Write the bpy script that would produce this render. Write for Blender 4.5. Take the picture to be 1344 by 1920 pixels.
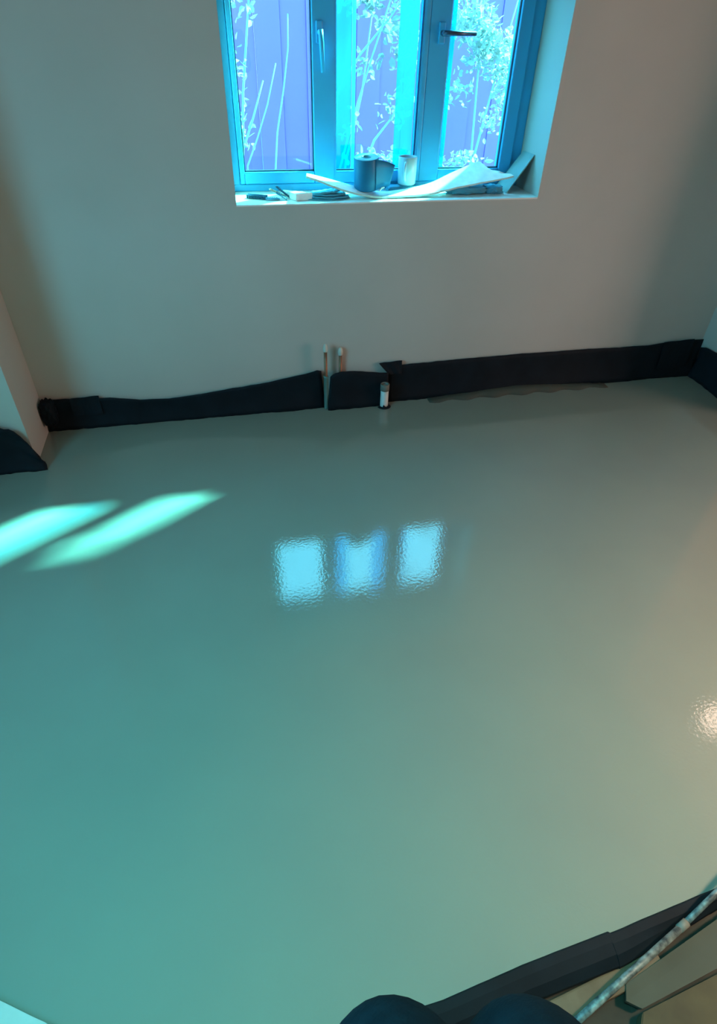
import bpy, bmesh, math, random
from mathutils import Vector, Matrix, noise
random.seed(7)
S = bpy.context.scene
for o in list(bpy.data.objects): bpy.data.objects.remove(o)
C = S.collection
PI = math.pi

# ---------------------------------------------------------------- camera
cd = bpy.data.cameras.new('camera'); cam = bpy.data.objects.new('camera', cd); C.objects.link(cam)
S.camera = cam
RX = Vector((0.9773328, -0.21046515, 0.02291306))     # camera right
RD = Vector((-0.11752531, -0.62937854, -0.76816043))  # camera down
RF = Vector((0.17609199, 0.74805552, -0.63984728))    # camera forward
m = Matrix((RX, -RD, -RF)).transposed().to_4x4(); m.translation = Vector((0, 0, 1.5))
cam.matrix_world = m
cd.sensor_fit = 'VERTICAL'; cd.sensor_height = 24.0; cd.lens = 1117 / 1920 * 24.0
cd.clip_start = 0.02; cd.clip_end = 200

# ---------------------------------------------------------------- exposure
S.view_settings.view_transform = 'Standard'; S.view_settings.look = 'None'
S.view_settings.exposure = 0.0; S.view_settings.gamma = 1.0; S.view_settings.use_curve_mapping = False

# ---------------------------------------------------------------- sky
SKY = 11.5
w = bpy.data.worlds.new('world'); S.world = w; w.use_nodes = True
nt = w.node_tree; nt.nodes.clear()
tc = nt.nodes.new('ShaderNodeTexCoord'); sp = nt.nodes.new('ShaderNodeSeparateXYZ')
cr = nt.nodes.new('ShaderNodeValToRGB'); bg = nt.nodes.new('ShaderNodeBackground'); ow = nt.nodes.new('ShaderNodeOutputWorld')
nt.links.new(tc.outputs['Generated'], sp.inputs[0]); nt.links.new(sp.outputs['Z'], cr.inputs[0])
e = cr.color_ramp.elements
e[0].position = 0.0; e[0].color = (0.10, 0.22, 0.30, 1)
e[1].position = 1.0; e[1].color = (0.10, 0.62, 0.95, 1)
x = e.new(0.06); x.color = (0.12, 0.60, 0.85, 1)
x = e.new(0.45); x.color = (0.13, 0.74, 1.0, 1)
nt.links.new(cr.outputs[0], bg.inputs[0]); bg.inputs[1].default_value = SKY
nt.links.new(bg.outputs[0], ow.inputs[0])

# ---------------------------------------------------------------- lights
def look(o, d): o.rotation_euler = Vector(d).to_track_quat('-Z', 'Y').to_euler()
def light(name, kind, loc, d, energy, col, **kw):
    l = bpy.data.lights.new(name, kind); l.energy = energy; l.color = col
    for k, v in kw.items(): setattr(l, k, v)
    o = bpy.data.objects.new(name, l); C.objects.link(o); o.location = loc; look(o, d); return o
az, el = math.radians(33), math.radians(38.3)
light('sun', 'SUN', (5, 6, 6), (-math.cos(az)*math.cos(el), -math.sin(az)*math.cos(el), -math.sin(el)), 70.0,
      (0.17, 1.0, 0.88), angle=math.radians(2.6))
# unseen fill added behind the photographer; daylight of the rooms opening left and right
light('hall_fill', 'AREA', (0.6, -2.1, 1.15), (0, 1, 0.0), 9.5, (1.0, 0.68, 0.32), shape='RECTANGLE', size=3.8, size_y=1.8)
light('overhead_fill', 'AREA', (-0.15, 0.05, 2.43), (0, 0.0, -1), 10.0, (0.16, 1.0, 0.87), shape='DISK', size=0.4, spread=math.radians(88))  # unseen overhead fill added to brighten the floor near the camera
light('overhead_fill', 'AREA', (1.75, 0.05, 2.43), (0, 0.0, -1), 24.5, (1.0, 0.65, 0.44), shape='DISK', size=0.3, spread=math.radians(84))  # warm fill added overhead for the right part of the floor
light('left_room_daylight', 'AREA', (-1.66, 0.85, 1.4), (1, 0.0, -0.4), 2.5, (0.02, 1.0, 0.92), shape='RECTANGLE', size=1.1, size_y=0.9)
light('right_room_lamp', 'POINT', (2.92, 1.62, 2.11), (0, 0, -1), 3.0, (1.0, 0.70, 0.55), shadow_soft_size=0.09)
light('right_room_daylight', 'AREA', (3.9, 0.9, 0.85), (-1, 0.25, 0.1), 33.0, (1.0, 0.60, 0.48), shape='RECTANGLE', size=0.9, size_y=1.0)

# ---------------------------------------------------------------- materials
M = {}
def mat(name, col, rough=0.6, metal=0.0, spec=0.5, var=None, scale=8.0, bump=0.0, bscale=60.0, bdist=0.002, trans=0.0):
    mt = bpy.data.materials.new(name); mt.use_nodes = True; t = mt.node_tree; b = t.nodes['Principled BSDF']
    b.inputs['Roughness'].default_value = rough; b.inputs['Metallic'].default_value = metal
    b.inputs['Specular IOR Level'].default_value = spec
    co = t.nodes.new('ShaderNodeTexCoord')
    if var:
        n = t.nodes.new('ShaderNodeTexNoise'); n.inputs['Scale'].default_value = scale; n.inputs['Detail'].default_value = 5
        r = t.nodes.new('ShaderNodeValToRGB'); r.color_ramp.elements[0].color = (*col, 1); r.color_ramp.elements[1].color = (*var, 1)
        r.color_ramp.elements[0].position = 0.35; r.color_ramp.elements[1].position = 0.68
        t.links.new(co.outputs['Object'], n.inputs['Vector']); t.links.new(n.outputs[0], r.inputs[0]); t.links.new(r.outputs[0], b.inputs['Base Color'])
    else: b.inputs['Base Color'].default_value = (*col, 1)
    if bump:
        n = t.nodes.new('ShaderNodeTexNoise'); n.inputs['Scale'].default_value = bscale; n.inputs['Detail'].default_value = 3
        bp = t.nodes.new('ShaderNodeBump'); bp.inputs['Strength'].default_value = bump; bp.inputs['Distance'].default_value = bdist
        t.links.new(co.outputs['Object'], n.inputs['Vector']); t.links.new(n.outputs[0], bp.inputs['Height']); t.links.new(bp.outputs[0], b.inputs['Normal'])
    M[name] = mt; return mt
mat('wall_plaster', (0.52, 0.50, 0.465), 0.85, var=(0.48, 0.465, 0.43), scale=2.2, bump=0.15, bscale=25)
mat('wet_screed', (0.25, 0.285, 0.245), 0.03, var=(0.24, 0.27, 0.235), scale=3.0, spec=0.8, bump=0.45, bscale=95, bdist=0.0006)
mat('subfloor', (0.03, 0.032, 0.028), 0.9, var=(0.05, 0.048, 0.04), scale=14, bump=0.6, bscale=60)
mat('black_membrane', (0.004, 0.009, 0.014), 0.65, spec=0.15, var=(0.006, 0.013, 0.020), scale=10, bump=0.3, bscale=30)
mat('haze_blue_pvc', (0.03, 0.40, 0.72), 0.4, var=(0.03, 0.37, 0.68), scale=6)  # blue haze around the window is put into the frame colour
mat('gasket', (0.03, 0.07, 0.10), 0.5)
mat('handle_metal', (0.05, 0.09, 0.16), 0.3, metal=0.6)
mat('white_sill', (0.82, 0.82, 0.80), 0.5, var=(0.76, 0.77, 0.76), scale=20)
mat('plasterboard', (0.92, 0.92, 0.90), 0.8, var=(0.80, 0.80, 0.77), scale=30, bump=0.3, bscale=90)
mat('board_edge', (0.62, 0.70, 0.62), 0.9, bump=0.8, bscale=160)
mat('ceramic', (0.42, 0.62, 0.68), 0.2)  # white mug, its bluish backlit tone put into the colour
mat('strip_shaded', (0.30, 0.42, 0.42), 0.8, var=(0.26, 0.37, 0.37), scale=18)  # pale board with the shade by the reveal put into its colour
mat('mug_inside', (0.10, 0.16, 0.18), 0.4)
mat('tape_rubber', (0.015, 0.17, 0.33), 0.4, spec=0.2, var=(0.02, 0.20, 0.37), scale=12)
mat('tape_side', (0.12, 0.36, 0.44), 0.5)
mat('dark_plastic', (0.015, 0.12, 0.22), 0.4)
mat('blue_plastic', (0.05, 0.28, 0.45), 0.4)
mat('blue_grey_cloth', (0.06, 0.30, 0.44), 0.8, var=(0.10, 0.42, 0.54), scale=14, bump=0.5, bscale=30)
mat('pale_wood', (0.55, 0.50, 0.40), 0.7, var=(0.46, 0.42, 0.34), scale=30)
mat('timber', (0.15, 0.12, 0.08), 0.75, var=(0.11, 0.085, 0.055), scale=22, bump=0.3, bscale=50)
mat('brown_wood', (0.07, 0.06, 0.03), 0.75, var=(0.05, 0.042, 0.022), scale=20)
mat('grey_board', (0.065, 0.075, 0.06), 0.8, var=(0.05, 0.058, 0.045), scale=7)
mat('copper', (0.30, 0.15, 0.09), 0.4, metal=0.7, var=(0.22, 0.13, 0.09), scale=30)
mat('white_cap', (0.62, 0.64, 0.58), 0.5)
mat('white_pvc', (0.66, 0.70, 0.70), 0.35)
mat('grey_rubber', (0.18, 0.19, 0.17), 0.6)
mat('pipe_dark', (0.01, 0.012, 0.012), 0.8)
mat('lagging', (0.10, 0.20, 0.19), 0.7)
mat('rod_metal', (0.04, 0.06, 0.07), 0.5, metal=0.3, var=(0.30, 0.40, 0.40), scale=60, bump=0.4, bscale=70)
mat('fence_paint', (0.24, 0.10, 0.54), 0.8, var=(0.225, 0.094, 0.52), scale=3)
mat('ground_soil', (0.10, 0.12, 0.08), 0.95, var=(0.14, 0.15, 0.10), scale=5)
mat('stem_bark', (0.30, 0.36, 0.30), 0.8)
mat('navy_cloth', (0.006, 0.014, 0.024), 0.95, spec=0.1, var=(0.009, 0.021, 0.034), scale=40, bump=0.6, bscale=120)
mat('skin', (0.45, 0.27, 0.20), 0.6)
mat('hair', (0.03, 0.02, 0.015), 0.7)
mat('boot_leather', (0.03, 0.025, 0.02), 0.6)
mat('pale_board', (0.62, 0.62, 0.60), 0.85, var=(0.54, 0.55, 0.53), scale=20, bump=0.4, bscale=60)

def thin(name, tcol, kind, kcol, fac, gloss=0.0):
    """see-through sheet: tinted transparency mixed with a translucent or glossy share"""
    mt = bpy.data.materials.new(name); mt.use_nodes = True; t = mt.node_tree; t.nodes.clear()
    out = t.nodes.new('ShaderNodeOutputMaterial'); mx = t.nodes.new('ShaderNodeMixShader')
    tr = t.nodes.new('ShaderNodeBsdfTransparent'); tr.inputs[0].default_value = (*tcol, 1)
    k = t.nodes.new(kind); k.inputs[0].default_value = (*kcol, 1)
    if kind == 'ShaderNodeBsdfGlossy':
        k.inputs['Roughness'].default_value = 0.02
        fr = t.nodes.new('ShaderNodeFresnel'); ge = t.nodes.new('ShaderNodeNewGeometry'); mr = t.nodes.new('ShaderNodeMapRange')
        mr.inputs['To Min'].default_value = 1.45; mr.inputs['To Max'].default_value = 1/1.45
        t.links.new(ge.outputs['Backfacing'], mr.inputs['Value']); t.links.new(mr.outputs[0], fr.inputs[0]); t.links.new(fr.outputs[0], mx.inputs[0])
    else: mx.inputs[0].default_value = fac
    t.links.new(tr.outputs[0], mx.inputs[1]); t.links.new(k.outputs[0], mx.inputs[2]); t.links.new(mx.outputs[0], out.inputs[0])
    M[name] = mt
thin('window_glass', (0.96, 0.99, 0.99), 'ShaderNodeBsdfGlossy', (1, 1, 1), 0)
thin('blue_film', (0.0, 0.80, 1.0), 'ShaderNodeBsdfTranslucent', (0.0, 0.24, 0.50), 0.25)
thin('pale_film', (0.2, 0.85, 1.0), 'ShaderNodeBsdfTranslucent', (0.15, 0.5, 0.55), 0.3)
def leafmat(name, col, tcol):
    mt = bpy.data.materials.new(name); mt.use_nodes = True; t = mt.node_tree; t.nodes.clear()
    out = t.nodes.new('ShaderNodeOutputMaterial'); mx = t.nodes.new('ShaderNodeMixShader'); mx.inputs[0].default_value = 0.5
    d = t.nodes.new('ShaderNodeBsdfDiffuse'); d.inputs[0].default_value = (*col, 1)
    k = t.nodes.new('ShaderNodeBsdfTranslucent'); k.inputs[0].default_value = (*tcol, 1)
    t.links.new(d.outputs[0], mx.inputs[1]); t.links.new(k.outputs[0], mx.inputs[2]); t.links.new(mx.outputs[0], out.inputs[0]); M[name] = mt
leafmat('leaf', (0.26, 0.30, 0.30), (0.34, 0.36, 0.34))
leafmat('ivy_leaf', (0.36, 0.38, 0.38), (0.44, 0.44, 0.42))

# ---------------------------------------------------------------- helpers
def obj(name, bm, m, parent=None, smooth=False):
    me = bpy.data.meshes.new(name); bmesh.ops.recalc_face_normals(bm, faces=bm.faces); bm.to_mesh(me); bm.free()
    if smooth:
        for p in me.polygons: p.use_smooth = True
    ms = m if isinstance(m, (list, tuple)) else [m]
    for k in ms: me.materials.append(M[k])
    o = bpy.data.objects.new(name, me); C.objects.link(o)
    if parent: o.parent = parent
    return o
def tag(o, label, cat, group=None, kind=None):
    o['label'] = label; o['category'] = cat
    if group: o['group'] = group
    if kind: o['kind'] = kind
    return o
def thing(name, label, cat, loc=(0, 0, 0), group=None):
    o = bpy.data.objects.new(name, None); C.objects.link(o); o.location = loc; o.empty_display_size = 0.05
    return tag(o, label, cat, group)
def struct(name, bm, m, parent=None, smooth=False):
    o = obj(name, bm, m, parent, smooth)
    if not parent: o['kind'] = 'structure'
    return o
def box(bm, a, b, mi=0, M4=None, bev=0.0):
    r = bmesh.ops.create_cube(bm, size=1); vs = r['verts']
    for v in vs:
        v.co = Vector(((a[i] + b[i]) / 2 + v.co[i] * (b[i] - a[i]) for i in range(3)))
    if M4: bmesh.ops.transform(bm, matrix=M4, verts=vs)
    fs = {f for v in vs for f in v.link_faces}
    for f in fs: f.material_index = mi
    if bev:
        es = list({e for v in vs for e in v.link_edges})
        bmesh.ops.bevel(bm, geom=es, offset=bev, segments=2, affect='EDGES', profile=0.5)
    return bm
def nb(): return bmesh.new()
def tube(bm, pts, rad, n=12, mi=0, cap=True):
    """round bar through pts; rad one value or one per point"""
    pts = [Vector(p) for p in pts]; rings = []
    for i, p in enumerate(pts):
        d = (pts[min(i+1, len(pts)-1)] - pts[max(i-1, 0)]).normalized()
        u = d.orthogonal().normalized() if i == 0 else (u - d * u.dot(d)).normalized()
        v = d.cross(u); r = rad[i] if isinstance(rad, (list, tuple)) else rad
        rings.append([bm.verts.new(p + (u*math.cos(a) + v*math.sin(a)) * r) for a in [2*PI*k/n for k in range(n)]])
    for A, B in zip(rings, rings[1:]):
        for k in range(n): bm.faces.new((A[k], A[(k+1) % n], B[(k+1) % n], B[k])).material_index = mi
    if cap: bm.faces.new(rings[0][::-1]).material_index = mi; bm.faces.new(rings[-1]).material_index = mi
    return bm
def lathe(bm, prof, n=32, M4=None, mi=0):
    rings = []; new = []
    for r, z in prof:
        if r < 1e-6: vs = [bm.verts.new((0, 0, z))]
        else: vs = [bm.verts.new((r*math.cos(2*PI*k/n), r*math.sin(2*PI*k/n), z)) for k in range(n)]
        rings.append(vs); new += vs
    for A, B in zip(rings, rings[1:]):
        for k in range(n):
            a = [A[k % len(A)], A[(k+1) % n % len(A)], B[(k+1) % n % len(B)], B[k % len(B)]]
            q = []
            for v in a:
                if v not in q: q.append(v)
            if len(q) > 2: bm.faces.new(q).material_index = mi
    if M4: bmesh.ops.transform(bm, matrix=M4, verts=new)
    return bm
def sheet(bm, rows, thick, mi=0, edge_mi=None):
    """rows[i][j] grid of points thickened along the grid normals: a solid slab"""
    n, k = len(rows), len(rows[0]); P = [[Vector(p) for p in r] for r in rows]
    def nrm(i, j):
        a = P[min(i+1, n-1)][j] - P[max(i-1, 0)][j]; b = P[i][min(j+1, k-1)] - P[i][max(j-1, 0)]
        return a.cross(b).normalized()
    A = [[bm.verts.new(P[i][j]) for j in range(k)] for i in range(n)]
    B = [[bm.verts.new(P[i][j] - nrm(i, j)*thick) for j in range(k)] for i in range(n)]
    em = mi if edge_mi is None else edge_mi
    for i in range(n-1):
        for j in range(k-1):
            bm.faces.new((A[i][j], A[i+1][j], A[i+1][j+1], A[i][j+1])).material_index = mi
            bm.faces.new((B[i][j], B[i][j+1], B[i+1][j+1], B[i+1][j])).material_index = mi
    for i in range(n-1):
        bm.faces.new((A[i][0], B[i][0], B[i+1][0], A[i+1][0])).material_index = em
        bm.faces.new((A[i][-1], A[i+1][-1], B[i+1][-1], B[i][-1])).material_index = em
    for j in range(k-1):
        bm.faces.new((A[0][j], A[0][j+1], B[0][j+1], B[0][j])).material_index = em
        bm.faces.new((A[-1][j], B[-1][j], B[-1][j+1], A[-1][j+1])).material_index = em
    return bm
def prism(bm, poly, z0, z1, mi=0):
    lo = [bm.verts.new((x, y, z0)) for x, y in poly]; hi = [bm.verts.new((x, y, z1)) for x, y in poly]
    bm.faces.new(lo[::-1]).material_index = mi; bm.faces.new(hi).material_index = mi
    for i in range(len(poly)):
        j = (i+1) % len(poly); bm.faces.new((lo[i], lo[j], hi[j], hi[i])).material_index = mi
    return bm
def interp(L, x):
    for (a, va), (b, vb) in zip(L, L[1:]):
        if x <= b: return va + (vb - va) * max(0, (x - a)) / (b - a)
    return L[-1][1]

# ================================================================ SETTING
WY = 2.61; WX0, WX1 = 0.085, 1.365; SILL = 0.917; HEAD = 1.95; XL, XR = -1.70, 2.50; CZ = 2.45
b = nb()
box(b, (XL-.2, WY, -.3), (WX0, 2.90, 2.7)); box(b, (WX1, WY, -.3), (XR+2.2, 2.90, 2.7))
box(b, (WX0, WY, -.3), (WX1, 2.90, SILL-.006)); box(b, (WX0, WY, HEAD), (WX1, 2.90, 2.7))
struct('wall_back', b, 'wall_plaster')
b = nb(); box(b, (XL, 2.325, -.3), (-0.865, WY-.001, CZ)); struct('wall_pier', b, 'wall_plaster')
b = nb()      # left wall with a window opening
box(b, (XL-.2, -2.2, -.3), (XL, 0.1, 2.7)); box(b, (XL-.2, 1.4, -.3), (XL, WY, 2.7))
box(b, (XL-.2, 0.1, -.3), (XL, 1.4, 0.85)); box(b, (XL-.2, 0.1, 2.1), (XL, 1.4, 2.7))
struct('wall_left', b, 'wall_plaster')
b = nb()      # right wall with a doorway opening
box(b, (XR, 2.10, -.3), (XR+.12, WY, 2.7)); box(b, (XR, -2.2, -.3), (XR+.12, 0.75, 2.7)); box(b, (XR, 0.75, 2.3), (XR+.12, 2.10, 2.7))
struct('wall_right', b, 'wall_plaster')
b = nb(); box(b, (XR+2.0, -.5, -.3), (XR+2.1, WY, 2.7)); box(b, (XR+.12, -.6, -.3), (XR+2.1, -.5, 2.7)); struct('wall_right_room', b, 'wall_plaster')
b = nb(); box(b, (XL-.2, -2.3, -.3), (XR+.12, -2.2, 2.7)); struct('wall_rear', b, 'wall_plaster')
b = nb(); box(b, (XL-.2, -2.3, CZ), (XR+2.1, 2.90, CZ+.3)); struct('ceiling', b, 'wall_plaster')

# wet screed: ragged near edge, faint ridge against the back wall
edge = [(-1.70, 0.62), (-0.80, 0.535), (-0.60, 0.42), (-0.50, 0.363), (-0.30, 0.262), (0.0, 0.225), (0.258, 0.232), (0.45, 0.262), (0.637, 0.272), (0.80, 0.29), (0.932, 0.303), (1.6, 0.37), (2.5, 0.46)]
b = nb(); prism(b, edge + [(2.62, 0.47), (2.62, 2.10), (2.5, 2.10), (2.5, 2.62), (-1.7, 2.62)], -0.05, 0.0)
struct('floor', b, 'wet_screed')
b = nb(); box(b, (XL-.2, -2.3, -.12), (XR+2.1, 2.62, -.05)); struct('floor_subfloor', b, 'subfloor')
b = nb(); rows = []
for i in range(41):
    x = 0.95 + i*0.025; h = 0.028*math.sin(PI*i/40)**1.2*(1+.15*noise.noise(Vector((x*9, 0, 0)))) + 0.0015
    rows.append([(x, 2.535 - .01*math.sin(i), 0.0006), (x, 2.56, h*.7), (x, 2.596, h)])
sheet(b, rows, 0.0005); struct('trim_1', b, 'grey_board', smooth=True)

# window
win = bpy.data.objects.new('window_1', None); C.objects.link(win); win['kind'] = 'structure'; win.location = ((WX0+WX1)/2, 2.83, SILL)
def wp(name, b, m, parent=None, smooth=False):
    o = obj(name, b, m, None, smooth); o.parent = win if parent is None else parent
    if parent is None: o.matrix_parent_inverse = Matrix.Translation(-win.location)
    return o
FY0, FY1 = 2.83, 2.895
b = nb()
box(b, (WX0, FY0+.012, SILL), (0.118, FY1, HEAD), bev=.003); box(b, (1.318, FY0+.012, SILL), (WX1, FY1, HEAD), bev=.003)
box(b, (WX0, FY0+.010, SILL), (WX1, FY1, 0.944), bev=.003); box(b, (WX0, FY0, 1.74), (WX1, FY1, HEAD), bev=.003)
wp('window_frame', b, 'haze_blue_pvc')
GZ0, GZ1 = 0.990, 1.69
def sash(x0, x1, gx0, gx1, name='sash'):
    b = nb()
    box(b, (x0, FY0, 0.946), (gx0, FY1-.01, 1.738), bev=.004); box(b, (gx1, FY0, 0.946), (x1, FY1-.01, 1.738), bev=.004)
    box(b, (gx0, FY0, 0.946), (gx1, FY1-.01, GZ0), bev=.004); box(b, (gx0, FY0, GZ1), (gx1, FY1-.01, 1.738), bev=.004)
    s = wp(name, b, 'haze_blue_pvc')
    g = nb()
    for q in ((gx0, FY0+.014, GZ0, gx0+.005, GZ1), (gx1-.005, FY0+.014, GZ0, gx1, GZ1), (gx0, FY0+.014, GZ0, gx1, GZ0+.005), (gx0, FY0+.014, GZ1-.005, gx1, GZ1)):
        box(g, (q[0], q[1], q[2]), (q[3], q[1]+.01, q[4]))
    wp('gasket', g, 'gasket', s)
    g = nb(); box(g, (gx0-.004, 2.860, GZ0-.004), (gx1+.004, 2.864, GZ1+.004)); wp('pane', g, 'window_glass', s)
    return s
s1 = sash(0.119, 0.520, 0.139, 0.432)
s2 = sash(0.521, 0.8705, 0.5215, 0.8700, 'fixed_light')
s3 = sash(0.892, 1.317, 0.978, 1.262)
b = nb(); box(b, (0.8715, FY0-.002, 0.946), (0.8915, FY1-.01, 1.738), bev=.003); wp('mullion', b, 'haze_blue_pvc')
def handle(x, z, down, par):
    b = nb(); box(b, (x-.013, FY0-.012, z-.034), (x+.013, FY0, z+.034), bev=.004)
    h = wp('handle', b, 'haze_blue_pvc', par)
    g = nb(); tube(g, [(x, FY0-.01, z), (x, FY0-.030, z), (x, FY0-.043, z), ] , .009, 14)
    if down: tube(g, [(x, FY0-.042, z+.008), (x+.002, FY0-.046, z-.03), (x+.006, FY0-.046, z-.12)], [.009, .009, .007], 14)
    else: tube(g, [(x-.008, FY0-.042, z), (x+.03, FY0-.046, z+.001), (x+.125, FY0-.046, z+.001)], [.010, .009, .007], 14)
    wp('lever', g, 'handle_metal' if not down else 'haze_blue_pvc', h, True)
handle(0.459, 1.450, True, s1); handle(0.940, 1.456, False, s3)
b = nb(); box(b, (WX0, WY-.001, SILL-.006), (WX1, 2.90, SILL), bev=.001)
struct('trim_2', b, 'white_sill')

# protective film outside the glass (thin plastic film really is thin)
def film(name, label, x0, x1, m, y, seed):
    b = nb(); rows = []
    for i in range(31):
        z = 0.985 + i*0.025
        rows.append([(x0 + (x1-x0)*j/6 + .003*noise.noise(Vector((seed, z*5, j*.3))), y + .004*noise.noise(Vector((j*.5+seed, z*4, 3))), z) for j in range(7)])
    sheet(b, rows, 0.0004); return tag(obj(name, b, m, smooth=True), label, 'plastic film')
film('film_strip', 'cyan see-through film strip on the left side of the middle window pane', 0.522, 0.600, 'blue_film', 2.905, 1)
film('film_strip', 'narrow pale film strip hanging beside the cyan strip behind the tape roll', 0.603, 0.618, 'pale_film', 2.907, 2)
film('film_strip', 'wide cyan see-through film strip on the window behind the white mug', 0.790, 0.869, 'blue_film', 2.905, 4)
film('film_strip', 'cyan film strip on the left edge of the right window pane', 0.979, 1.022, 'blue_film', 2.905, 6)

# ================================================================ MEMBRANE UPSTANDS
def upstand(name, label, p0, p1, top, out=0.012, seed=0, n=60, foot=None):
    """wavy black sheet standing against a wall from p0 to p1; top = [(t, height)], out = stand-off"""
    p0, p1 = Vector(p0), Vector(p1); d = p1 - p0; L = d.length; nx = Vector((d.y, -d.x, 0)).normalized()
    rows = []
    for i in range(n+1):
        t = i/n; s = t*L; h = interp(top, s) + .0025*noise.noise(Vector((s*22, seed, 0)))
        r = []
        f = .003*noise.noise(Vector((s*30, seed, 9)))
        for j in range(9):
            q = j/8; o = out*(1.0 + .7*noise.noise(Vector((s*5, q*1.5, seed)))) + (1-q)**3*.02
            if j == 0: o += f*2
            pt = p0 + d*t + nx*o; r.append((pt.x, pt.y, q*h + .0004))
        rows.append(r)
    b = nb(); sheet(b, rows, 0.002)
    return tag(obj(name, b, 'black_membrane', smooth=True), label, 'damp-proof membrane')
A = upstand('membrane', 'long black membrane strip along the window wall left of the copper pipes', (-0.862, WY-.004, 0), (0.408, WY-.004, 0),
    [(0, .150), (.10, .150), (.13, .147), (.30, .140), (.42, .118), (.55, .110), (.64, .117), (.85, .135), (1.05, .158), (1.20, .180), (1.26, .198), (1.27, .19)], seed=1)
Bm = upstand('membrane', 'short black membrane piece between the two copper pipes and the white waste pipe', (0.446, WY-.030, 0), (0.735, WY-.030, 0),
    [(0, .17), (.02, .186), (.06, .194), (.12, .190), (.2, .176), (.3, .165)], seed=3, out=.014, n=24)
# slant the edges beside the gap so that it narrows to the floor
for o, xe, s in ((A, 0.408, 1), (Bm, 0.446, -1)):
    for v in o.data.vertices:
        k = (v.co.x - xe)*s
        if k > -0.08: v.co.x += s * (1-min(1, max(0, v.co.z/.17))) * .016 * (1 + k/.08)
upstand('membrane', 'longest black membrane strip running from the waste pipe to the right corner', (0.742, WY-.003, 0), (XR-.004, WY-.003, 0),
    [(0, .185), (.10, .190), (.5, .197), (.8, .198), (1.1, .196), (1.35, .192), (1.42, .19), (1.5, .198), (1.76, .203)], seed=6, out=.010, n=80)
upstand('membrane', 'black membrane strip on the right wall meeting the far right corner', (XR-.004, WY-.03, 0), (XR-.004, 2.105, 0),
    [(0, .165), (.03, .178), (.25, .185), (.6, .18)], seed=9, out=.012, n=30)
def tab(label, x0, x1, z0, z1, skew=0.0, y=WY-.020):
    b = nb(); rows = []
    for i in range(9):
        t = i/8; x = x0 + (x1-x0)*t
        rows.append([(x + skew*(1-q)*(1-t)*1.0, y - .012*(1-q) - .002*math.sin(i*1.3+q*3), z0 + (z1 + .006*t - z0)*q) for q in (0, .25, .5, .75, 1)])
    sheet(b, rows, .0022); return tag(obj('membrane_tab', b, 'black_membrane', smooth=False), label, 'damp-proof membrane')
tab('black taped flap standing above the membrane near the far left corner', -0.738, -0.612, .07, .150)
tab('black folded flap sticking up above and behind the white waste pipe', 0.690, 0.806, .150, .208, skew=.05, y=WY-.016)
tab('black square flap on top of the membrane in the far right corner', 2.25, 2.430, .06, .206)
# folded corner lump of membrane by the left corner
def lump(name, label, c, r, seed, nseg=36, amp=.35, sharp=3.2, m='black_membrane', cat='damp-proof membrane', gz=None):
    b = nb(); bmesh.ops.create_icosphere(b, subdivisions=4, radius=1)
    for v in b.verts:
        n_ = v.co.normalized(); k = 1 + amp*(abs(noise.noise(n_*sharp + Vector((seed, 0, 0)))) + .4*abs(noise.noise(n_*sharp*2.4 + Vector((0, seed, 0)))) - .25)
        mx = max(abs(n_.x), abs(n_.y), abs(n_.z)); k *= (1/mx)**.55
        v.co = Vector((c[0] + n_.x*r[0]*k, c[1] + n_.y*r[1]*k, c[2] + n_.z*r[2]*k))
        if gz is not None: v.co.z = max(v.co.z, gz)
    return tag(obj(name, b, m, smooth=True), label, cat)
lump('membrane_fold', 'small crumpled fold of black membrane tucked in the far left corner', (-0.832, 2.565, .105), (.030, .036, .058), 2.3, gz=.001)
# crumpled membrane wrapped round the foot of the pier
b = nb(); rows = []
n = 56
for i in range(n+1):
    t = i/n; x = -1.69 + (1.69-0.838)*t
    h = interp([(0, .2), (.5, .215), (.72, .222), (.80, .22), (.86, .205), (.92, .185), (.96, .13), (1, .05)], t) + .006*noise.noise(Vector((t*20, 0, 4)))
    r = []
    for j in range(15):
        q = j/14
        o = .030 + .020*noise.noise(Vector((t*9, q*2.2, 5))) + .012*abs(noise.noise(Vector((t*24, q*5, 8)))) + (1-q)**3*.03
        r.append((x - .03*(1-t)*0 + (.022*(1-q) if t > .9 else 0), 2.325 - o, .001 + q*h))
    rows.append(r)
sheet(b, rows, .004); tag(obj('membrane', b, 'black_membrane', smooth=True), 'crumpled black membrane wrapped round the foot of the left wall pier', 'damp-proof membrane')

# ================================================================ PIPES
def copper(x, y, ztop, label, kink=0.0):
    t = thing('copper_pipe', label, 'pipe', (x, y, 0), 'capped copper pipes under the window')
    b = nb(); tube(b, [(kink, 0, .002), (kink*.4, 0, ztop*.5), (0, 0, ztop)], .0078, 20); obj('pipe', b, 'copper', t, True)
    b = nb(); lathe(b, [(0, 0), (.0095, 0), (.0112, .004), (.0118, .014), (.0105, .024), (.0075, .033), (.0035, .038), (0, .039)], 20, Matrix.Translation((0, 0, ztop-.008))); obj('cap', b, 'white_cap', t, True)
    return t
c1 = copper(0.424, 2.570, .306, 'taller white-capped copper pipe standing in the gap of the black membrane', .004)
b = nb(); lathe(b, [(.011, 0), (.011, .165), (.013, .168), (.013, .173), (.009, .174)], 20, Matrix.Translation((0.002, 0, .001))); obj('lagging', b, 'lagging', c1, True)
c2 = copper(0.500, 2.594, .274, 'shorter white-capped copper pipe standing right behind the membrane top')
wpz = thing('waste_pipe', 'short open white waste pipe with grey collar in front of membrane', 'pipe', (0.712, 2.540, 0))
b = nb(); lathe(b, [(.0195, .001), (.0195, .098), (.0170, .098), (.0170, .03)], 28); obj('pipe', b, 'white_pvc', wpz, True)
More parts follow.
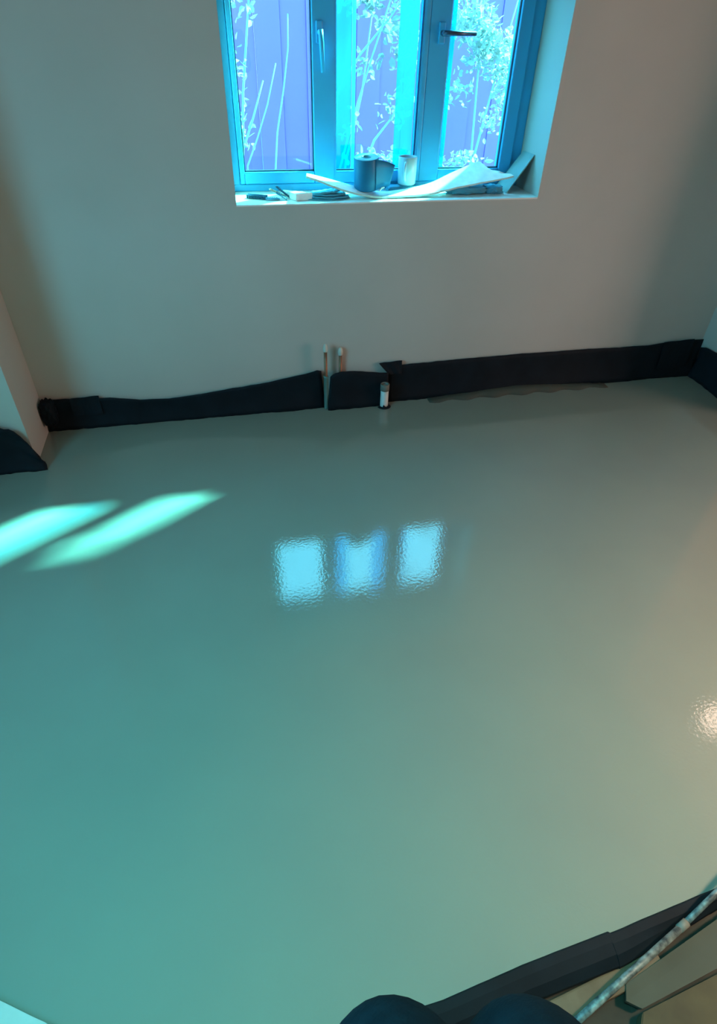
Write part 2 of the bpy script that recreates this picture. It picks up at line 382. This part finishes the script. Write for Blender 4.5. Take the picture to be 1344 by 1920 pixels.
b = nb(); lathe(b, [(.0205, .090), (.0222, .091), (.0222, .1225), (.0205, .124), (.0165, .124), (.0165, .095)], 28); obj('collar', b, 'grey_rubber', wpz, True)
b = nb(); lathe(b, [(0, .112), (.0166, .112), (.0166, .110), (0, .110)], 28); obj('plug', b, 'white_cap', wpz, True)
# screed skin torn up against the pipe
b = nb(); rows = []
for i in range(17):
    a = -PI*0.95 + i/16*PI*0.9; h = .006 + .022*abs(noise.noise(Vector((i*.8, 2, 1)))) + (.012 if i == 6 else 0)
    rows.append([(0.712+.0225*math.cos(a), 2.540+.0225*math.sin(a), h), (0.712+.034*math.cos(a), 2.540+.034*math.sin(a), .001)])
sheet(b, rows, .001); tag(obj('membrane_scrap', b, 'black_membrane'), 'torn black scrap round the foot of the white waste pipe', 'membrane scrap')

# ================================================================ THINGS ON THE WINDOW SILL
Z = SILL + .0005
# bent white board: front and back edge curves (x, y, z)
fr = [(.374, 2.665, 1.004), (.427, 2.662, .988), (.537, 2.660, .950), (.650, 2.655, .9275), (.731, 2.652, .9265), (.881, 2.655, .932), (.997, 2.66, .951), (1.114, 2.665, .968), (1.185, 2.67, .976), (1.272, 2.68, .988)]
bk = [(.379, 2.700, 1.008), (.440, 2.715, .992), (.560, 2.735, .958), (.660, 2.750, .9300), (.750, 2.740, .9290), (.905, 2.748, .951), (1.015, 2.770, .986), (1.100, 2.78, 1.014), (1.150, 2.78, 1.026), (1.168, 2.775, 1.000)]
def cr_(P, t):
    n_ = len(P)-1; f = t*n_; i = min(int(f), n_-1); u = f-i
    p = [Vector(P[max(0, min(n_, i+k))]) for k in (-1, 0, 1, 2)]
    return 0.5*((2*p[1]) + (p[2]-p[0])*u + (2*p[0]-5*p[1]+4*p[2]-p[3])*u*u + (-p[0]+3*p[1]-3*p[2]+p[3])*u**3)
b = nb(); rows = []
for i in range(61):
    t = i/60; a = cr_(fr, t); c = cr_(bk, t)
    rag = .006*noise.noise(Vector((t*30, 1, 0)))
    rows.append([tuple(a.lerp(c, q) + Vector((0, rag if q in (0,) else 0, 0))) for q in (0, .2, .4, .6, .8, 1)])
rag = [0, .012, -.012, .010, -.006, .006]
rows[-1] = [tuple(Vector(p) + Vector((rag[j], 0, .002*j % .004))) for j, p in enumerate(rows[-1])]
sheet(b, rows, .0075, 0, 1)
tag(obj('bent_board', b, ['plasterboard', 'board_edge'], smooth=False), 'long sagging white board with torn right end lying across the window sill', 'board')

# tape roll leaning with a loose flap
t = thing('tape_roll', 'dark blue rubber tape roll with loose flap standing on the white board', 'tape roll', (0.633, 2.725, .944))
t.rotation_euler = (math.radians(6), math.radians(-3), 0)
b = nb(); lathe(b, [(.019, .002), (.050, .0), (.0515, .004), (.0515, .112), (.050, .116)], 40); obj('roll', b, 'tape_rubber', t, True)
b = nb(); lathe(b, [(.050, .1161), (.019, .1161)], 40); lathe(b, [(.050, .1165), (.0485, .1175), (.0205, .1175), (.019, .1165)], 40); obj('roll_end', b, 'tape_side', t, True)
b = nb(); lathe(b, [(.019, .002), (.019, .119), (.0165, .119), (.0165, .002)], 28); obj('core', b, 'tape_side', t, True)
b = nb(); rows = []
for i in range(15):
    q = i/14; x = .030 + q*.088; y = -.045 + .012*math.sin(q*2.5) + q*.02
    rows.append([(x - .022*q*(1-k) , y, .004 + .002*q + k*(.112 - .034*q**1.3)) for k in (0, .25, .5, .75, 1)])
sheet(b, rows, .002); obj('loose_flap', b, 'tape_rubber', t, True)
b = nb(); tube(b, [(.045, -.049, .001), (.055, -.050, .012), (.066, -.050, .014)], .003, 8); obj('peeled_liner', b, 'white_sill', t)

# mug
t = thing('mug', 'small white mug with its handle facing the room, behind the board', 'mug', (0.826, 2.789, .9435))
t.rotation_euler = (0, 0, math.radians(-115))
b = nb(); lathe(b, [(0, 0), (.034, 0), (.038, .004), (.0395, .05), (.0395, .103), (.0380, .105), (.0362, .103), (.0355, .02), (.030, .010), (0, .009)], 36); obj('body', b, 'ceramic', t, True)
b = nb(); lathe(b, [(0, .09), (.0361, .09), (.0361, .0895), (0, .0895)], 36); obj('drink', b, 'mug_inside', t)
b = nb(); tube(b, [(.037, 0, .085), (.052, 0, .088), (.064, 0, .078), (.067, 0, .055), (.060, 0, .032), (.048, 0, .022), (.036, 0, .022)], .0055, 12); obj('handle', b, 'ceramic', t, True)
# small rubble pad the mug stands on
lump('folded_cloth', 'flat crumpled blue cloth under the white mug', (0.815, 2.790, .9245), (.075, .026, .017), 8.1, amp=.25, m='blue_grey_cloth', cat='cloth', gz=Z)

# crumpled bags under the board
def layers(name, label, c, L, W, n_, seed, h=.008):
    b = nb()
    for k in range(n_):
        rows = []; off = (random.uniform(-.012, .012), random.uniform(-.006, .006)); sc = 1 - .12*k
        for i in range(19):
            a = i/18*2-1; r = []
            for j in range(7):
                v = j/6*2-1; edge_ = math.sqrt(max(0, 1-a*a*.92))
                r.append((c[0]+off[0]+a*L*sc, c[1]+off[1]+v*W*edge_*sc, c[2] + k*h + h*.35 + .003*noise.noise(Vector((a*3, v*2, seed+k))) + (.004*a if k == n_-1 else 0)))
            rows.append(r)
        sheet(b, rows, -h*.85 if False else h*.6)
    for v in b.verts: v.co.z = max(v.co.z, Z)
    return tag(obj(name, b, 'blue_grey_cloth', smooth=True), label, 'cloth')
layers('crumpled_rag', 'layered blue-grey rag under the raised left end of the white board', (0.465, 2.690, Z), .092, .045, 4, 3)
lump('rag_bundle', 'dark rag bundle squeezed under the raised right part of the white board', (1.075, 2.715, Z+.016), (.085, .036, .015), 4.7, amp=.5, m='blue_grey_cloth', cat='cloth', gz=Z)
lump('rag_bundle', 'small dark rag lump between the board tip and the leaning strip', (1.195, 2.715, Z+.014), (.040, .032, .015), 6.2, amp=.5, m='blue_grey_cloth', cat='cloth', gz=Z)

# ridged comb, pegs, wedge at the left end
t = thing('trowel_comb', 'flat dark ridged plastic comb, leftmost thing on the window sill', 'comb', (0.175, 2.712, Z))
t.rotation_euler = (0, 0, math.radians(-24))
b = nb(); box(b, (-.042, -.010, 0), (.042, .014, .007), bev=.0015); obj('body', b, 'dark_plastic', t)
b = nb()
for i in range(12): box(b, (-.040+i*.007, -.016, .001), (-.037+i*.007, -.009, .014))
for i in range(2): box(b, (-.042, -.012+.018*i, .006), (.042, -.009+.018*i, .014))
obj('teeth', b, 'dark_plastic', t)
def packer(loc, L, tilt, rz, m, label):
    t = thing('plastic_packer', label, 'packer', loc, 'plastic packers on the sill')
    t.rotation_euler = (0, math.radians(tilt), math.radians(rz))
    b = nb(); box(b, (-L, -.008, 0), (0, .008, .005), bev=.001); obj('plate', b, m, t)
    b = nb()
    for i in range(int(L/.008)): box(b, (-L+.003+i*.008, -.007, .0045), (-L+.006+i*.008, .007, .0075))
    obj('ribs', b, m, t)
packer((0.262, 2.682, Z+.001), .055, 3, 8, 'blue_plastic', 'short blue ribbed packer lying flat right of the comb')
packer((0.305, 2.700, Z+.001), .070, 38, 4, 'dark_plastic', 'long dark packer propped up to the left of the white wedge')
packer((0.290, 2.672, Z+.001), .048, 30, -6, 'dark_plastic', 'short dark packer propped in front of the longer packer')
packer((0.292, 2.722, Z+.001), .075, 24, 14, 'pale_wood', 'pale thin packer sticking out leftwards behind the dark packers')
b = nb()
tri = [(0.283, 2.735), (0.326, 2.648), (0.397, 2.668)]
lo = [b.verts.new((x, y, Z)) for x, y in tri]; hi = [b.verts.new((x, y, Z+.026)) for x, y in tri]
b.faces.new(lo[::-1]); b.faces.new(hi)
for i in range(3): b.faces.new((lo[i], lo[(i+1) % 3], hi[(i+1) % 3], hi[i]))
bmesh.ops.bevel(b, geom=b.edges[:], offset=.0015, segments=2, affect='EDGES')
tag(obj('wedge_block', b, 'plasterboard'), 'thick white triangular offcut lying left of the sagging board', 'offcut')

# strip leaning on the right reveal
b = nb()
P = [((1.254, 2.695, Z), (1.3615, 2.705, 1.062)), ((1.250, 2.815, Z), (1.3615, 2.818, 1.060))]
rows = []
for k in range(7):
    q = k/6; a = Vector(P[0][0]).lerp(Vector(P[1][0]), q); c = Vector(P[0][1]).lerp(Vector(P[1][1]), q)
    rows.append([tuple(a.lerp(c, u)) for u in [j/10 for j in range(11)]])
sheet(b, rows, -.004)
tag(obj('leaning_strip', b, 'strip_shaded'), 'pale flat strip leaning against the right window reveal', 'board strip')

# ================================================================ OUTDOORS
b = nb(); box(b, (-12, 2.92, -.35), (16, 14, -.25)); struct('ground_outside', b, 'ground_soil')
b = nb()
for i in range(52): box(b, (-3.0+i*.152, 4.45+(.008 if i % 2 else 0), -.25), (-3.0+i*.152+.150, 4.475+(.008 if i % 2 else 0), 1.98))
f = obj('garden_fence', b, 'fence_paint'); tag(f, 'violet timber garden fence seen through the window', 'fence')
b = nb(); box(b, (-3.0, 4.43, 1.98), (4.9, 4.50, 2.02)); obj('cap_rail', b, 'fence_paint', f)

def leaf(bm, p, d, L, W, roll):
    d = Vector(d).normalized(); s = d.orthogonal().normalized(); s = Matrix.Rotation(roll, 3, d) @ s; n_ = d.cross(s)
    pts = [(0, 0, 0), (.3, .42, .10), (.65, .38, .12), (1, 0, -.05), (.65, -.38, .12), (.3, -.42, .10)]
    v = [bm.verts.new(Vector(p) + d*a*L + s*c*W + n_*h*W) for a, c, h in pts]
    mid = bm.verts.new(Vector(p) + d*.5*L)
    for i in range(6): bm.faces.new((v[i], v[(i+1) % 6], mid))
def rdir(): return Vector((random.gauss(0, 1), random.gauss(0, 1), random.gauss(0, .8))).normalized()
def plant(name, label, stems, clusters, m, cat='plant'):
    """stems: point lists; clusters: (centre, radii, number, leaf length)"""
    base = stems[0][0]; t = thing(name, label, cat, base); off = Vector(base)
    b = nb()
    for s in stems:
        s = [Vector(p)-off for p in s]; tube(b, s, [.008 - .005*i/(len(s)-1) for i in range(len(s))], 8)
    obj('stems', b, 'stem_bark', t, True)
    b = nb()
    for c, r, k, L in clusters:
        for _ in range(k):
            q = rdir()*random.random()**.5; p = Vector((c[0]+q.x*r[0], c[1]+q.y*r[1], c[2]+q.z*r[2])) - off
            leaf(b, p, rdir(), L*random.uniform(.7, 1.3), L*random.uniform(.5, .8), random.uniform(0, 6.3))
    o = obj('leaves', b, m, t); o['kind'] = 'stuff'
    return t
Y = 3.55
plant('climbing_plant', 'loose leafy climber outside the left window pane', 
      [[(0.12, Y, -.25), (0.15, Y, .7), (0.20, Y, 1.2), (0.26, Y, 1.55), (.3, Y, 2.0)], [(0.12, Y, -.25), (0.17, Y, .95), (0.24, Y, 1.1), (.30, Y, 1.25)], [(.14, Y, .9), (.1, Y, 1.4), (.2, Y, 1.9)]],
      [((.20, Y, 1.62), (.16, .10, .20), 150, .045), ((.47, Y, 1.66), (.16, .10, .12), 100, .042), ((.17, Y, 1.30), (.05, .06, .16), 50, .038), ((.18, Y, 1.05), (.06, .06, .14), 45, .035)], 'ivy_leaf')
def cane(label, pts):
    b = nb(); tube(b, pts, [.0045 - .002*i/(len(pts)-1) for i in range(len(pts))], 8)
    tag(obj('bare_cane', b, 'stem_bark', smooth=True), label, 'plant stem', 'bare canes behind the glass')
cane('long bare curved cane, nearer the centre of the left window pane', [(.30, 3.45, -.25), (.315, 3.45, .8), (.345, 3.45, 1.05), (.385, 3.45, 1.22), (.415, 3.45, 1.38), (.42, 3.45, 1.5)])
cane('lower bare cane rising from the bottom left of the left window pane', [(.15, 3.5, -.25), (.19, 3.5, .9), (.25, 3.5, 1.02), (.31, 3.5, 1.16), (.36, 3.5, 1.32)])
plant('garden_shrub', 'leafy shrub with diagonal branches outside the middle window pane',
      [[(0.60, Y, -.25), (0.64, Y, .75), (0.74, Y, 1.08), (0.84, Y, 1.36), (.95, Y, 1.65)], [(0.60, Y, -.25), (0.66, Y, 1.20), (0.78, Y, 1.36), (0.92, Y, 1.50), (1.02, Y, 1.62)], [(.62, Y, .4), (.86, Y, 1.0), (.95, Y, 1.1), (1.06, Y, 1.30)], [(.62, Y, .1), (.72, Y+.05, .9), (.80, Y+.05, 1.2), (.84, Y+.05, 1.5)]],
      [((.82, Y, 1.56), (.18, .10, .10), 120, .045), ((1.0, Y, 1.44), (.13, .10, .20), 110, .048), ((.80, Y, 1.32), (.09, .08, .08), 22, .04), ((.97, Y, 1.12), (.12, .08, .14), 50, .036), ((.72, Y, 1.08), (.08, .08, .10), 20, .035), ((.9, Y, .92), (.22, .08, .07), 60, .04)], 'leaf')
plant('garden_tree', 'dense sunlit tree crown outside the right window pane',
      [[(1.45, Y+.1, -.25), (1.45, Y+.1, .9), (1.43, Y+.1, 1.3), (1.40, Y+.1, 1.9)], [(1.45, Y+.1, .8), (1.52, Y+.1, 1.2), (1.6, Y+.1, 1.6)]],
      [((1.34, Y, 1.50), (.12, .12, .13), 330, .034), ((1.45, Y, 1.38), (.13, .12, .13), 380, .034), ((1.56, Y, 1.28), (.09, .12, .17), 260, .032), ((1.30, Y, 1.22), (.10, .1, .10), 60, .03), ((1.50, Y, 1.08), (.08, .1, .09), 60, .03), ((1.36, Y, .90), (.15, .1, .06), 80, .04)], 'ivy_leaf', 'tree')
tree = [o for o in bpy.data.objects if o.name.startswith('garden_tree')][0]
off = tree.location
b = nb(); tube(b, [Vector(p)-off for p in ((1.40, Y+.1, 1.9), (1.9, 4.0, 2.5), (2.6, 4.2, 2.95), (3.4, 4.3, 3.2))], [.012, .011, .009, .006], 8)
hb = obj('dapple_branch', b, 'stem_bark', tree, True)  # unseen branch added to carry leaves into the sun's path
b = nb()
for _ in range(75):
    q = Vector((random.uniform(-1, 1), random.uniform(-1, 1), random.uniform(-1, 1)))
    leaf(b, Vector((2.95+q.x*.75, 4.15+q.y*.35, 3.0+q.z*.45))-off, rdir(), random.uniform(.08, .15), random.uniform(.05, .09), random.uniform(0, 6))
o = obj('dapple_leaves', b, 'leaf', tree); o['kind'] = 'stuff'  # out-of-view leaves added to dapple the sun patches on the floor

# ================================================================ DOORWAY AT THE PHOTOGRAPHER'S FEET
def strip(label, pts, seed, wid=((-1, .058), (3, .058))):
    b = nb(); rows = []
    for i in range(31):
        q = i/30; f = q*(len(pts)-1); k = min(int(f), len(pts)-2); u = f-k
        x = pts[k][0]*(1-u)+pts[k+1][0]*u; y = pts[k][1]*(1-u)+pts[k+1][1]*u; y += .001*noise.noise(Vector((x*20, seed, 0))); W = interp(wid, x)
        rows.append([(x, y+.004, -.035), (x, y, .004), (x, y-.004, .012), (x+.001, y-.02, .011), (x+.002, y-W*.7, .004), (x+.003, y-W, -.010), (x+.003, y-W-.002, -.018)])
    sheet(b, rows, -.0018); return tag(obj('membrane', b, 'black_membrane'), label, 'damp-proof membrane')
strip('black membrane edging the wet floor nearest the photographer, left of the overlap', [(-.30, .262), (0.0, .232), (0.258, .240), (0.45, .262), (0.641, .277)], 1)
strip('blue-black membrane edging the wet floor under the long rod', [(0.637, .273), (0.80, .290), (0.932, .303), (1.5, .36), (2.49, .46)], 2, [(.637, .056), (.93, .030), (1.2, .025), (3, .025)])
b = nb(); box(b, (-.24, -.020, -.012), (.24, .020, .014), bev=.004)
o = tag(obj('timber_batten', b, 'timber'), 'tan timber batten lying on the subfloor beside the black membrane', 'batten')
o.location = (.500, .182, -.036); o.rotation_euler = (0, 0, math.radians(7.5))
t = thing('long_rod', 'thin paint-spattered metal rod lying diagonally over the doorway edge', 'rod', (.513, .158, -.004))
b = nb(); tube(b, [(-.06, -.02, -.006), (.288, .093, .034)], .0075, 14); obj('lower_rod', b, 'rod_metal', t, True)
b = nb(); tube(b, [(.278, .090, .032), (.383, .128, .054), (.61, .213, .094)], .0062, 14); obj('upper_rod', b, 'rod_metal', t, True)
b = nb(); tube(b, [(.270, .0875, .0305), (.292, .0945, .035)], .0088, 14); obj('joint', b, 'grey_rubber', t, True)
# grey board lying against the door jamb, tan board below it
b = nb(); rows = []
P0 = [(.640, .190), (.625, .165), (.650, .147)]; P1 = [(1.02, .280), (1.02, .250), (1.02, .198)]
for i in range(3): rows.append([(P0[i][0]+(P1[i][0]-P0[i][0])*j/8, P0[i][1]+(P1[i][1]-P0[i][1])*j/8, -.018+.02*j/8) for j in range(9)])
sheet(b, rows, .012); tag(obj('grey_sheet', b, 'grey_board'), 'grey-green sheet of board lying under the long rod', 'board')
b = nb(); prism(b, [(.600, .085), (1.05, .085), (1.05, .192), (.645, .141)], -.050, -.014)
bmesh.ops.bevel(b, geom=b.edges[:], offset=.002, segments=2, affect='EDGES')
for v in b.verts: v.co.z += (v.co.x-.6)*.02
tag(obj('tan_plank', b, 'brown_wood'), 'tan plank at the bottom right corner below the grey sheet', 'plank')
b = nb(); rows = []
for i in range(25):
    q = i/24; x = -.90 + .42*q; y = interp([(-.90, .60), (-.62, .433), (-.5, .363), (-.48, .35)], x) + .003*noise.noise(Vector((x*60, 0, 0)))
    rows.append([(x, y, .006), (x-.01, y-.06, .008), (x-.02, y-.18, .008)])
sheet(b, rows, .010); tag(obj('pale_sheet', b, 'pale_board'), 'pale rough-edged board beside the wet floor in the bottom left corner', 'board')

# ================================================================ PHOTOGRAPHER
def skin(name, verts, edges, m, parent, sub=2, root=0):
    me = bpy.data.meshes.new(name); me.from_pydata([v[:3] for v in verts], edges, []); me.materials.append(M[m])
    o = bpy.data.objects.new(name, me); C.objects.link(o); o.parent = parent
    s = o.modifiers.new('skin', 'SKIN'); s.use_smooth_shade = True
    lay = me.skin_vertices[0].data
    for i, v in enumerate(verts):
        r = v[3]; lay[i].radius = r if isinstance(r, tuple) else (r, r)
        lay[i].use_root = (i == root)
    u = o.modifiers.new('sub', 'SUBSURF'); u.levels = sub; u.render_levels = sub+1
    return o
per = thing('person', 'photographer in dark navy fuzzy trousers, knees showing at the bottom edge', 'person', (0.15, -0.12, -.05))
ox, oy, oz = per.location
def L(x, y, z, r): return (x-ox, y-oy, z-oz, r)
# body: pelvis, spine, neck, head, arms, legs in one surface
V = [L(.15, -.20, .92, (.13, .10)), L(.15, -.22, 1.12, (.12, .09)), L(.15, -.24, 1.32, (.15, .10)), L(.15, -.225, 1.43, .055), L(.15, -.20, 1.56, .085), L(.15, -.195, 1.63, .088),
     L(-.02, -.235, 1.36, .055), L(-.09, -.14, 1.14, .045), L(-.05, -.07, 1.38, .030), L(-.04, -.055, 1.44, .030),
     L(.32, -.235, 1.36, .055), L(.37, -.14, 1.14, .045), L(.20, -.09, 1.38, .030), L(.16, -.07, 1.44, .030),
     L(.085, -.16, .84, .085), L(.083, .060, .50, .058), L(.07, -.08, .06, .040), L(.07, .02, -.02, .035),
     L(.225, -.16, .84, .085), L(.222, .045, .50, .056), L(.235, -.09, .06, .040), L(.24, .01, -.02, .035)]
E_ = [(0, 1), (1, 2), (2, 3), (3, 4), (4, 5), (2, 6), (6, 7), (7, 8), (8, 9), (2, 10), (10, 11), (11, 12), (12, 13), (0, 14), (14, 15), (15, 16), (16, 17), (0, 18), (18, 19), (19, 20), (20, 21)]
skin('body', V, E_, 'skin', per)
V = [L(.15, -.20, .95, (.16, .13)), L(.085, -.15, .84, .098), L(.084, -.01, .66, .088), L(.086, .100, .53, .106), L(.083, .085, .45, .096), L(.075, -.03, .22, .066), L(.07, -.07, .08, .062),
     L(.225, -.15, .84, .098), L(.228, -.02, .66, .086), L(.255, .060, .53, .104), L(.245, .06, .45, .094), L(.232, -.04, .22, .066), L(.235, -.08, .08, .062)]
skin('trousers', V, [(0, 1), (1, 2), (2, 3), (3, 4), (4, 5), (5, 6), (0, 7), (7, 8), (8, 9), (9, 10), (10, 11), (11, 12)], 'navy_cloth', per)
V = [L(.15, -.20, .96, (.17, .135)), L(.15, -.22, 1.12, (.155, .125)), L(.15, -.24, 1.32, (.18, .12)), L(.15, -.23, 1.40, .075),
     L(-.03, -.235, 1.35, .072), L(-.09, -.14, 1.14, .062), L(-.055, -.08, 1.36, .042), L(.33, -.235, 1.35, .072), L(.37, -.14, 1.14, .062), L(.21, -.10, 1.36, .042)]
skin('jacket', V, [(0, 1), (1, 2), (2, 3), (2, 4), (4, 5), (5, 6), (2, 7), (7, 8), (8, 9)], 'navy_cloth', per)
V = []; E2 = []
for cx_, s in ((-.04, 1), (.16, -1)):
    for k in range(5):
        i = len(V); a = (k-1.5)*.016 if k < 4 else .03
        ln = (.062, .07, .066, .052, .045)[k]
        if k < 4: V += [L(cx_+s*.0, -.055+a*.3, 1.445+a*.2, .011), L(cx_+s*ln*.5, -.05, 1.46+a, .0085), L(cx_+s*ln, -.055, 1.462+a, .0078)]
        else: V += [L(cx_, -.075, 1.45, .012), L(cx_+s*.015, -.10, 1.475, .010), L(cx_+s*.035, -.10, 1.49, .009)]
        E2 += [(i, i+1), (i+1, i+2)]
for q in range(0, len(V), 3):
    skin('finger', V[q:q+3], [(0, 1), (1, 2)], 'skin', per, 1)
b = nb(); bmesh.ops.create_icosphere(b, subdivisions=3, radius=1)
for v in b.verts: v.co = Vector((.15-ox + v.co.x*.105, -.225-oy + v.co.y*.105, 1.655-oz + v.co.z*.11 + .004*noise.noise(v.co*9)))
obj('hair', b, 'hair', per, True)
b = nb(); tube(b, [(.15-ox, -.115-oy, 1.60-oz), (.15-ox, -.090-oy, 1.575-oz), (.15-ox, -.10-oy, 1.565-oz)], [.008, .014, .010], 10); obj('nose', b, 'skin', per, True)
for s in (0, 1):
    x = (.07, .238)[s]; b = nb(); rows = []
    tube(b, [(x-ox, -.14-oy, .03-oz), (x-ox, -.08-oy, .045-oz), (x-ox, .0-oy, .012-oz), (x-ox, .08-oy, .0-oz), (x-ox, .115-oy, -.005-oz)], [.042, .052, .046, .042, .022], 16)
    for v in b.verts: v.co.z = max(v.co.z, 0)
    obj('boot', b, 'boot_leather', per, True)
